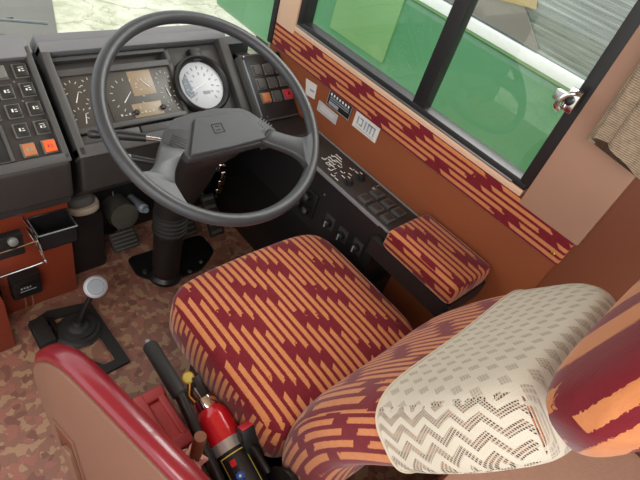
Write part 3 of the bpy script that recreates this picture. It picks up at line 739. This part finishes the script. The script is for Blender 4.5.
# ------------------------------------------------------------------ side console with radio
s_ = thing('side_console', 'long black console with controls along the wall beside the seat', 'console', (1.07, .65, 0))
bm = bmesh.new()
prism(bm, [(1.0, .578), (1.148, .578), (1.148, .33), (1.03, .33), (1.0, .36)], lambda a, b, h: (a, h, b), .52, 1.49, .003)
prism(bm, [(.965, .556), (1.148, .556), (1.148, .50), (.965, .50)], lambda a, b, h: (a, h, b), .238, .53, .003)
prism(bm, [(.995, .578), (1.148, .578), (1.148, .50), (.995, .50)], lambda a, b, h: (a, h, b), .50, .54, .003)
finish('body', bm, M['black'], s_)
boxo('lower_body', M['blackmetal'], s_, 1.03, 1.148, .50, 1.49, .0, .335, bev=.005)
bm = bmesh.new(); box(bm, .998, 1.006, .50, 1.0, .572, .583, bev=.002); box(bm, 1.141, 1.148, .50, 1.0, .572, .583, bev=.002); box(bm, .998, 1.148, .50, .505, .572, .583, bev=.002); finish('edge_strip', bm, M['dash_top'], s_)
ra = boxo('radio_plate', M['dash_dark'], s_, 1.007, 1.140, .506, .99, .574, .5805, bev=.001)
def rknob(x, y, r=.013, h=.016, mat='black'):
    bm = bmesh.new(); lathe(bm, (x, y, .580), (0, 0, 1), [(r*1.2, 0), (r*1.2, .003), (r, .004), (r*.92, h), (r*.6, h+.002)], 22); k = finish('knob', bm, M[mat], ra)
    bm = bmesh.new(); box(bm, x-.0012, x+.0012, y, y+r*.8, .580+h, .583+h, bev=.0003, seg=1); finish('knob_pointer', bm, M['white'], k)
rknob(1.046, .722); rknob(1.10, .722); rknob(1.09, .93, .012); 
bm = bmesh.new()
for i in range(6): box(bm, 1.055+i*.011, 1.058+i*.011, .80+.012*(i % 3), .83+.012*(i % 3), .5803, .5815)
for i in range(5): box(bm, 1.035+i*.004, 1.045+i*.014, .775+i*.018, .777+i*.018, .5803, .5815)
for i in range(9):
    x = 1.02+.012*(i % 3)+.03*(i//3); y = .765+.026*(i % 4)
    box(bm, x, x+.003, y, y+.014, .5803, .5815); box(bm, x, x+.010, y, y+.003, .5803, .5815)
for i in range(4): box(bm, 1.02+i*.03, 1.023+i*.03, .745, .760, .5803, .5815)
finish('printed_markings', bm, M['white'], ra)
bm = bmesh.new(); lathe(bm, (1.105, .665, .580), (0, 0, 1), [(.008, 0), (.008, .004), (.005, .006)], 6); lathe(bm, (1.105, .665, .585), (.3, -.5, 1), [(.003, 0), (.0045, .02)], 10); finish('toggle_lever', bm, M['chrome'], ra)
for (x, y) in ((1.038, .640), (1.038, .592), (1.038, .545), (1.090, .640), (1.090, .592), (1.090, .548)):
    bm = bmesh.new(); box(bm, x-.019, x+.019, y-.018, y+.018, .579, .590, bev=.003); k = finish('push_button', bm, M['dash'], ra)
    bm = bmesh.new(); box(bm, x-.012, x+.012, y-.011, y+.011, .589, .5915, bev=.001); finish('button_cap', bm, M['dash_dark'], k)
# controls on the vertical face
bm = bmesh.new(); box(bm, .993, 1.0, .775, .865, .40, .50, bev=.003); lv = finish('heater_plate', bm, M['blackmetal'], s_)
for i, (y, z) in enumerate(((.84, .43), (.81, .475), (.80, .425))):
    bm = bmesh.new(); lathe(bm, (.995, y, z), (-1, 0, .2), [(.009, 0), (.009, .012), (.014, .014), (.014, .026), (.009, .030)], 18); finish('knob', bm, M['black'], lv)
bm = bmesh.new(); tube(bm, [(.99, .82, .46), (.975, .83, .49)], .003, 8); finish('lever_pin', bm, M['chrome'], lv)
for y, z in ((.706, .449), (.643, .448), (.578, .455)):
    boxo('rotary_plate', M['dash_dark'], s_, .996, 1.001, y-.02, y+.02, z-.024, z+.024, bev=.002)
    bm = bmesh.new(); lathe(bm, (.998, y, z), (-1, 0, 0), [(.014, 0), (.013, .018), (.009, .021)], 20); k = finish('rotary_knob', bm, M['black'], s_)
    bm = bmesh.new(); box(bm, .974, .979, y-.002, y+.002, z-.010, z+.012, bev=.0005, seg=1); finish('knob_pointer', bm, M['greymark'], k)
for y, z in ((.76, .52), (.545, .47)):
    bm = bmesh.new(); lathe(bm, (1.0, y, z), (-1, 0, 0), [(.004, 0), (.003, .003)], 12); finish('screw', bm, M['steel'], s_)
# armrest pad
bm = bmesh.new()
sh = []
for s, h in ((.94, .0), (1.0, .008), (1.0, .042), (.985, .052), (.95, .059), (.86, .0625), (.4, .064), (.05, .064)):
    sh.append([(1.052+p[0]*s, .367+p[1]*(1-(1-s)*.7), .5575+h) for p in superellipse(96, .090, .124, 16)])
loft(bm, sh); ap = finish('armrest_pad', bm, M['seat'], angle=60); set_uv(ap, lambda c, n: (c.x if abs(n.x) < .7 else c.x+c.z, c.y if abs(n.y) < .7 else c.y+c.z))
tag(ap, 'striped cloth armrest pad at the rear end of the side console', 'armrest')
# front-right wall lower dark area
# latch and curtain
lt = thing('window_latch', 'chrome latch on the rear edge of the side window', 'latch', (1.125, .31, 1.09))
boxo('latch_plate', M['chrome'], lt, 1.112, 1.126, .296, .322, 1.065, 1.115, bev=.003)
bm = bmesh.new(); tube(bm, smooth_path([(1.112, .30, 1.11), (1.095, .305, 1.112), (1.09, .318, 1.10), (1.092, .325, 1.075), (1.105, .32, 1.065)], 4), .0055, 10); finish('latch_handle', bm, M['chrome'], lt)
boxo('latch_catch', M['steel'], lt, 1.105, 1.122, .322, .345, 1.078, 1.10, bev=.003)
bm = bmesh.new(); lathe(bm, (1.112, .309, 1.09), (-1, 0, 0), [(.009, 0), (.009, .008), (.005, .010)], 18); finish('latch_pivot', bm, M['black'], lt)
bm = bmesh.new(); rings = []
for iz in range(14):
    z = 1.062+iz*.07; ring = []
    for k in range(72):
        t = 2*PI*k/72; p = superellipse(72, .030+.003*math.sin(iz*1.3), .072+.003*iz*.5, 3)[k]
        fold = 1+.13*math.sin(t*9+iz*.15)
        ring.append((1.090+p[0]*fold, .150+p[1]*fold, z+(.012*math.sin(t*3) if iz == 0 else 0)))
    rings.append(ring)
loft(bm, rings); o = finish('curtain', bm, M['curtain'], angle=70); tag(o, 'gathered brown ribbed curtain hanging on the pillar behind the window', 'curtain')

# ------------------------------------------------------------------ driver seat
SX = .682
ds = thing('driver_seat', 'driver seat upholstered in crimson and orange striped cloth', 'seat', (SX, .4, 0))
def seat_outline(s, z, n=96):
    out = []
    for i in range(n):
        t = 2*PI*i/n; ct, st = math.cos(t), math.sin(t); e = 7.0
        x = math.copysign(abs(ct)**(2/e), ct); y = math.copysign(abs(st)**(2/e), st)
        w_ = .262+.002*y
        px = SX+x*w_*s[0]; py = .466+y*.240*s[1]
        py += .012*(1-x*x)*max(y, 0)        # bowed front
        px += 0
        out.append((px, py, z+.006*(y if y > 0 else 0)*0))
    return out
bm = bmesh.new()
prof = [((.93, .93), .325), ((.98, .98), .328), ((1.005, 1.0), .340), ((1.01, 1.0), .385), ((.998, .998), .425), ((.982, .982), .444), ((.955, .955), .455), ((.91, .905), .461), ((.75, .74), .466), ((.5, .5), .469), ((.2, .2), .470), ((.02, .02), .470)]
loft(bm, [seat_outline(s, z) for s, z in prof])
cu = finish('seat_cushion', bm, M['seat'], ds, angle=180)
def cuv(c, n):
    if n.z > .45: return (c.x, c.y)
    if abs(n.x) > abs(n.y): return (c.y, c.z)
    return (c.x, .70+.45-c.z if n.y > 0 else c.z)
set_uv(cu, cuv)
boxo('seat_pedestal', M['blackmetal'], ds, .475, .90, .16, .63, .0, .34, bev=.015)
# backrest: (y,z) of front surface centre line, inclination and sizes
path = [(.262, .36), (.262, .44), (.256, .52), (.238, .60), (.20, .685), (.155, .765), (.105, .845), (.062, .920), (.034, .965), (.016, .993), (.006, 1.008)]
P = smooth_path([(0, a, b) for a, b in path], 4)
def back_rings(off=0, t0=0, t1=1, e=3.6, close=True):
    rings = []; N = len(P); L = []
    for i in range(N):
        t = i/(N-1)
        if t < t0 or t > t1: continue
        a = P[max(i-1, 0)]; b = P[min(i+1, N-1)]; dd = (b-a).normalized(); nr = Vector((0, dd.z, -dd.y))   # front normal (+y side)
        if nr.y < 0: nr = -nr
        endf = 1.0
        if close:
            k = min(i, 4)/4; endf *= (.55+.45*math.sqrt(k*(2-k)))
            k = min(N-1-i, 16)/16; endf2 = (.74+.26*math.sqrt(k*(2-k)))
        else: endf2 = 1
        k2 = min(N-1-i, 6)/6; th = (.084-.018*t)*endf*(.45+.55*math.sqrt(k2*(2-k2)))+off; tq = max(0, (t-.48)/.52); hw = (.248-.100*tq*tq*(2-tq))*(.93+.07*endf)*endf2+off
        c = P[i]-nr*(.083-.018*t)
        ring = []
        for p in superellipse(72, hw, th, e):
            xx, tt = p
            # side bolsters: front surface slightly raised near the sides, hollow in the middle
            dd_ = 0
            if tt > 0:
                dd_ = -.012*(1-min(1, abs(xx)/.2)**2) * min(1, t*3)
            ring.append(Vector((SX-.010*t-.055*max(0, t-.5)*2*t+xx, 0, 0))+c+nr*(tt+dd_))
        rings.append(ring); L.append(i)
    return rings, L
arc = [0]
for a, b in zip(P, P[1:]): arc.append(arc[-1]+(b-a).length)
def arc_at(c):
    i = min(range(len(P)), key=lambda k: (P[k].y-c.y)**2+(P[k].z-c.z)**2)
    a = P[max(i-1, 0)]; b = P[min(i+1, len(P)-1)]; dd = (b-a).normalized()
    return arc[i]+(c.y-P[i].y)*dd.y+(c.z-P[i].z)*dd.z
def buv(c, n):
    if abs(n.x) < .72: u = c.x
    else:
        i = min(range(len(P)), key=lambda k: (P[k].y-c.y)**2+(P[k].z-c.z)**2)
        a = P[max(i-1, 0)]; b = P[min(i+1, len(P)-1)]; dd = (b-a).normalized(); nr = Vector((0, dd.z, -dd.y))
        depth = (Vector((0, c.y, c.z))-P[i]).dot(nr)
        u = c.x + (depth if c.x < SX else -depth)
    return (u, arc_at(c))
rings, _ = back_rings(); bm = bmesh.new(); loft(bm, rings); bk = finish('backrest', bm, M['back'], ds, angle=180); set_uv(bk, buv)
# recliner bracket
bm = bmesh.new(); prism(bm, round_poly([(.10, .30), (.20, .30), (.23, .36), (.19, .43), (.13, .43)], .02), lambda a, b, h: (h, a, b), .418, .428, .002); rc = finish('recliner_bracket', bm, M['black'], ds)
bm = bmesh.new(); tube(bm, [(.41, .22, .37), (.408, .27, .385), (.405, .315, .37)], .008, 10); finish('recliner_lever', bm, M['black'], rc)
# headrest
hr = bmesh.new(); rr = []
HC = Vector((SX-.048, -.072, 1.085))
hup = Vector((0, -.30, .954)); hfr = Vector((0, .954, .30))
for k in range(25):
    x = -1+2*k/24; s = (1-abs(x)**4.5)**(1/2.6) if abs(x) < 1 else 0.02
    s = max(s, .03)
    rr.append([HC+Vector((x*.232, 0, 0))+hfr*(p[0]*s)+hup*(p[1]*s) for p in superellipse(40, .050, .080, 3)])
loft(hr, rr); hd = finish('headrest', hr, M['head'], ds, angle=180)
set_uv(hd, lambda c, n: (c.y*.98+.18*c.x+.11*c.z, c.x-c.z*.8))
for x in (-.08, .08):
    bm = bmesh.new(); tube(bm, [(SX+x, -.05, 1.03), (SX+x, -.058, 1.10)], .006, 10); finish('headrest_post', bm, M['chrome'], hd)
# lace cover over the upper backrest
t0 = .53; rings, L = back_rings(off=.0045, t0=t0); bm = bmesh.new(); loft(bm, rings, cap0=False)
lc = finish('lace_seat_cover', bm, M['lace'], angle=180); set_uv(lc, buv); tag(lc, 'cream lace cover pulled over the top of the striped backrest', 'seat cover')
bm = bmesh.new(); tube(bm, rings[0], .0028, 6, closed=True); finish('hem', bm, M['creamrim'], lc)

# seat belt buckle
bkl = thing('seat_belt_buckle', 'black seat belt buckle with a red button beside the seat cushion', 'buckle', (.405, .29, .35))
def obox(bm, c, ax, ay, az, hx, hy, hz, bev=.002):
    box(bm, -hx, hx, -hy, hy, -hz, hz, bev, 2, lambda q: Vector(c)+Vector(ax)*q.x+Vector(ay)*q.y+Vector(az)*q.z)
ay = Vector((0, .55, .83)).normalized(); ax = Vector((1, 0, 0)); az = ax.cross(ay)
bm = bmesh.new(); obox(bm, (.412, .290, .372), ax, ay, az, .021, .050, .014, .004); finish('buckle_body', bm, M['black'], bkl)
bm = bmesh.new(); obox(bm, Vector((.412, .290, .372))+ay*.050, ax, ay, az, .016, .003, .010, .001); finish('release_button', bm, M['red_sw'], bkl)
bm = bmesh.new(); tube(bm, [(.407, .25, .34), (.41, .20, .24), (.44, .17, .10)], .008, 8); finish('buckle_stem', bm, M['rubber'], bkl)

# ------------------------------------------------------------------ fire extinguisher
fe = thing('fire_extinguisher', 'red fire extinguisher with black label strapped low beside the seat', 'fire extinguisher', (.385, .3, .33))
E0 = Vector((.383, .412, .368)); ED = Vector((-.04, -.93, -.20)).normalized()
bm = bmesh.new(); lathe(bm, E0, ED, [(.018, -.012), (.024, 0), (.035, .012), (.039, .028), (.039, .08), (.039, .09)], 40); finish('cylinder', bm, M['extred'], fe)
bm = bmesh.new(); lathe(bm, E0, ED, [(.0394, .080), (.0394, .104)], 40); finish('silver_band', bm, M['silver'], fe)
bm = bmesh.new(); lathe(bm, E0, ED, [(.039, .103), (.039, .25), (.03, .262)], 40); lb = finish('label_section', bm, M['black'], fe)
def cyl_patch(bm, a0, a1, h0, h1, r, n=10, th=.0006):
    u, v, d_ = frame_of(ED)
    for k in range(n):
        b0 = a0+(a1-a0)*k/n; b1 = a0+(a1-a0)*(k+1)/n
        q = []
        for (b, h) in ((b0, h0), (b1, h0), (b1, h1), (b0, h1)):
            q.append(bm.verts.new(E0+ED*h+(u*math.cos(b)+v*math.sin(b))*(r)))
        bm.faces.new(q)
u, v, d_ = frame_of(ED)
tocam = (Vector((0, 0, 1.45))-(E0+ED*.2)); ac = math.atan2(tocam.dot(v), tocam.dot(u))
bm = bmesh.new()
cyl_patch(bm, ac-.75, ac+.75, .112, .1145, .0397); cyl_patch(bm, ac-.75, ac+.75, .222, .2245, .0397)
cyl_patch(bm, ac-.78, ac-.73, .112, .2245, .0397, 1); cyl_patch(bm, ac+.73, ac+.78, .112, .2245, .0397, 1); finish('yellow_border', bm, M['yellow'], lb)
sgn = 1
bm = bmesh.new(); cen = E0+ED*.185; 
def star_pts(rad, ca, ch):
    out = []
    for k in range(16):
        a = 2*PI*k/16; rr_ = rad*(1 if k % 2 == 0 else .72)
        out.append((ca+rr_*math.cos(a)/.0397, ch+rr_*math.sin(a)))
    return out
def cyl_poly(bm, pts, r):
    bm.faces.new([bm.verts.new(E0+ED*h+(u*math.cos(a)+v*math.sin(a))*r) for a, h in pts])
cyl_poly(bm, star_pts(.0105, ac+.18, .160), .0402); finish('blue_badge', bm, M['blue'], lb)
bm = bmesh.new(); cyl_poly(bm, star_pts(.0035, ac+.18, .160), .0406); finish('badge_centre', bm, M['white'], lb)
bm = bmesh.new(); cyl_patch(bm, ac+.05, ac+.35, .124, .138, .0400, 4); finish('red_mark', bm, M['extred'], lb)
bm = bmesh.new(); lathe(bm, E0, ED, [(.022, -.026), (.026, -.024), (.026, -.004), (.023, .004)], 20); finish('neck_ring', bm, M['chrome'], fe)
bm = bmesh.new(); obox(bm, E0-ED*.032, (1, 0, 0), (0, 1, 0), (0, 0, 1), .010, .022, .012, .003); finish('valve_body', bm, M['steel'], fe)
bm = bmesh.new(); obox(bm, E0+Vector((.002, .035, .024)), (1, 0, 0), (0, .9, .3), (0, -.3, .9), .008, .038, .003, .001); obox(bm, E0+Vector((.002, .030, .008)), (1, 0, 0), (0, 1, 0), (0, 0, 1), .008, .03, .003, .001); finish('handle', bm, M['blackmetal'], fe)
bm = bmesh.new(); lathe(bm, E0+Vector((-.006, .082, .020)), (-.4, -.3, 1), [(.013, -.005), (.0145, 0), (.0145, .004)], 24); g = finish('pressure_gauge', bm, M['brass'], fe)
bm = bmesh.new(); lathe(bm, E0+Vector((-.006, .082, .020))+Vector((-.4, -.3, 1)).normalized()*.0042, (-.4, -.3, 1), [(.0115, 0), (.011, .0006)], 24); finish('gauge_face', bm, M['yellow'], g)
bm = bmesh.new(); tube(bm, [E0+Vector((-.015, .03, -.005)), E0+Vector((-.02, .05, .0)), E0+Vector((-.008, .070, .012))], .004, 8); finish('safety_pin', bm, M['brass'], fe)
br = boxo('extinguisher_bracket', M['blackmetal'], None, .335, .474, .16, .38, .268, .286, bev=.003); tag(br, 'black bracket shelf holding the extinguisher against the seat base', 'bracket')

# ------------------------------------------------------------------ handbrake lever
hbk = thing('handbrake_lever', 'long black handbrake lever lying between seat and red case', 'handbrake', (.34, .0, 0))
bm = bmesh.new(); tube(bm, [(.3305, .455, .423), (.323, .27, .347), (.321, .10, .25), (.345, .0, .15), (.35, -.05, .06)], .0125, 14); finish('lever_shaft', bm, M['blackmetal'], hbk)
bm = bmesh.new(); lathe(bm, (.3305, .450, .4205), Vector((-.001, .15, .021)), [(.0135, 0), (.0172, .004), (.0172, .135), (.013, .141)], 24); finish('grip', bm, M['rubber'], hbk)
bm = bmesh.new(); lathe(bm, (.3296, .587, .4397), Vector((-.001, .15, .021)), [(.006, -.004), (.006, .010), (.004, .013)], 14); finish('release_button', bm, M['greypl'], hbk)
boxo('lever_base', M['blackmetal'], hbk, .315, .385, -.09, -.022, .0, .07, bev=.006)

# ------------------------------------------------------------------ red case
rc_ = thing('red_case', 'small red plastic case with recessed handle standing on the floor', 'case', (.35, .53, 0))
zc = .15
cs_ = bmesh.new()
box(cs_, .311, .391, .441, .627, .0, zc-.009, bev=.008, seg=3)
box(cs_, .310, .392, .440, .478, .03, zc, bev=.007, seg=3); box(cs_, .310, .392, .592, .628, .03, zc, bev=.007, seg=3)
box(cs_, .3095, .337, .4395, .6285, .032, zc+.0005, bev=.006, seg=3)
finish('case_body', cs_, M['redcase'], rc_)
boxo('case_handle', M['redcase'], rc_, .366, .386, .470, .600, zc-.012, zc+.001, bev=.005, seg=3)
boxo('case_latch', M['redvinyl'], rc_, .372, .392, .52, .55, .09, .125, bev=.003)

# ------------------------------------------------------------------ guide seat back
G = Vector((.978, .208, 0)); A_ = Vector((.208, -.978, 0)); G0 = Vector((.145, .466, 0))
def GM(a, z, h): return G0+A_*a+Vector((0, 0, z))+G*h
gs = thing('guide_seat_back', 'folding seat back of red vinyl with a brown shell, in the near corner', 'seat', tuple(GM(.1, 0, .02)))
LE = [(-.075, .0), (-.082, .057), (-.117, .147), (-.144, .238), (-.163, .352), (-.172, .442), (-.167, .480), (-.152, .512), (-.130, .545), (-.100, .573), (-.070, .589), (-.036, .598)]
oshell = LE+[(.04, .600), (.40, .585), (.42, .56), (.42, 0)]
bm = bmesh.new(); prism(bm, oshell, GM, -.006, .008, .003); sh_ = finish('back_shell', bm, M['shell'], gs, angle=50)
ored = [(a-.007-.003*(b > .3), b+.016*(b > .5)+.004*(b > .4)) for a, b in LE]+[(.04, .618), (.41, .603), (.435, .57), (.435, 0)]
bm = bmesh.new(); cxg, czg = .12, .3
def gring(s, h): return [GM(cxg+(a-cxg)*s, max(0, czg+(b-czg)*s), h) for a, b in ored]
loft(bm, [gring(.96, -.001), gring(.985, .001), gring(1.0, .010), gring(1.0, .020), gring(.99, .032), gring(.96, .042), gring(.90, .047), gring(.4, .050)])
finish('red_cushion', bm, M['redvinyl'], gs, angle=180)
# recessed handle in the shell
bm = bmesh.new()
for q in ([(-.125, .335), (-.055, .325), (-.06, .313), (-.119, .322)], [(-.125, .335), (-.119, .322), (-.082, .06), (-.09, .06)], [(-.055, .325), (-.060, .313), (-.025, .06), (-.018, .06)]):
    prism(bm, q, GM, -.010, -.004)
finish('recess_frame', bm, M['shell'], sh_)
bm = bmesh.new(); prism(bm, [(-.112, .315), (-.066, .308), (-.030, .06), (-.078, .06)], GM, -.0075, -.005); finish('recess', bm, M['dark_wall'], sh_)
bm = bmesh.new(); prism(bm, round_poly([(-.092, .27), (-.062, .26), (-.036, .08), (-.066, .08)], .012), GM, -.018, -.006, .003); finish('pull_strap', bm, M['shell'], sh_)

# ------------------------------------------------------------------ wooden stick with cloth
st = thing('wooden_stick', 'brown wooden stick standing upright behind the red seat back', 'stick', (.3, .33, 0))
bm = bmesh.new(); lathe(bm, (.293, .340, 0), (-.002, -.02, .5), [(.0125, 0), (.0125, .505), (.011, .508)], 20); finish('shaft', bm, M['wood'], st)
bm = bmesh.new(); rings = []
for i in range(9):
    t = i/8; z = .335+.09*t; r0 = .016+.010*math.sin(PI*min(1, t*1.15))
    rings.append([(.2935+(r0*(1+.28*math.sin(k*5*2*PI/48+i*.9)))*math.cos(2*PI*k/48)-.004, .326+(r0*(1+.28*math.sin(k*5*2*PI/48+i*.9)))*math.sin(2*PI*k/48), z+.006*math.sin(k*7*2*PI/48)) for k in range(48)])
loft(bm, rings); o = finish('pink_cloth', bm, M['pink'], angle=70); tag(o, 'crumpled pink cloth wrapped around the wooden stick', 'cloth')

# ------------------------------------------------------------------ light
wd = bpy.data.worlds.new('world'); sc.world = wd; wd.use_nodes = True
nt = wd.node_tree; bg = nt.nodes['Background']; bg.inputs[0].default_value = (.96, .98, 1.0, 1); bg.inputs[1].default_value = 1.5
def area(name, loc, target, size, size_y, power, col=(1, 1, 1)):
    l = bpy.data.lights.new(name, 'AREA'); l.shape = 'RECTANGLE'; l.size = size; l.size_y = size_y; l.energy = power; l.color = col
    o = bpy.data.objects.new(name, l); COL.objects.link(o); o.location = loc
    o.rotation_euler = (Vector(target)-Vector(loc)).to_track_quat('-Z', 'Y').to_euler(); return o
area('window_light', (2.6, .7, 2.6), (.7, .5, .5), 1.6, 1.2, 60, (1, .98, .95))
area('cabin_fill', (-.6, -.6, 1.95), (.5, .5, .3), 1.2, 1.0, 26, (1, .98, .95))  # unseen fill lamp, added to brighten the cabin
sc.view_settings.view_transform = 'Standard'; sc.view_settings.look = 'None'; sc.view_settings.exposure = .22
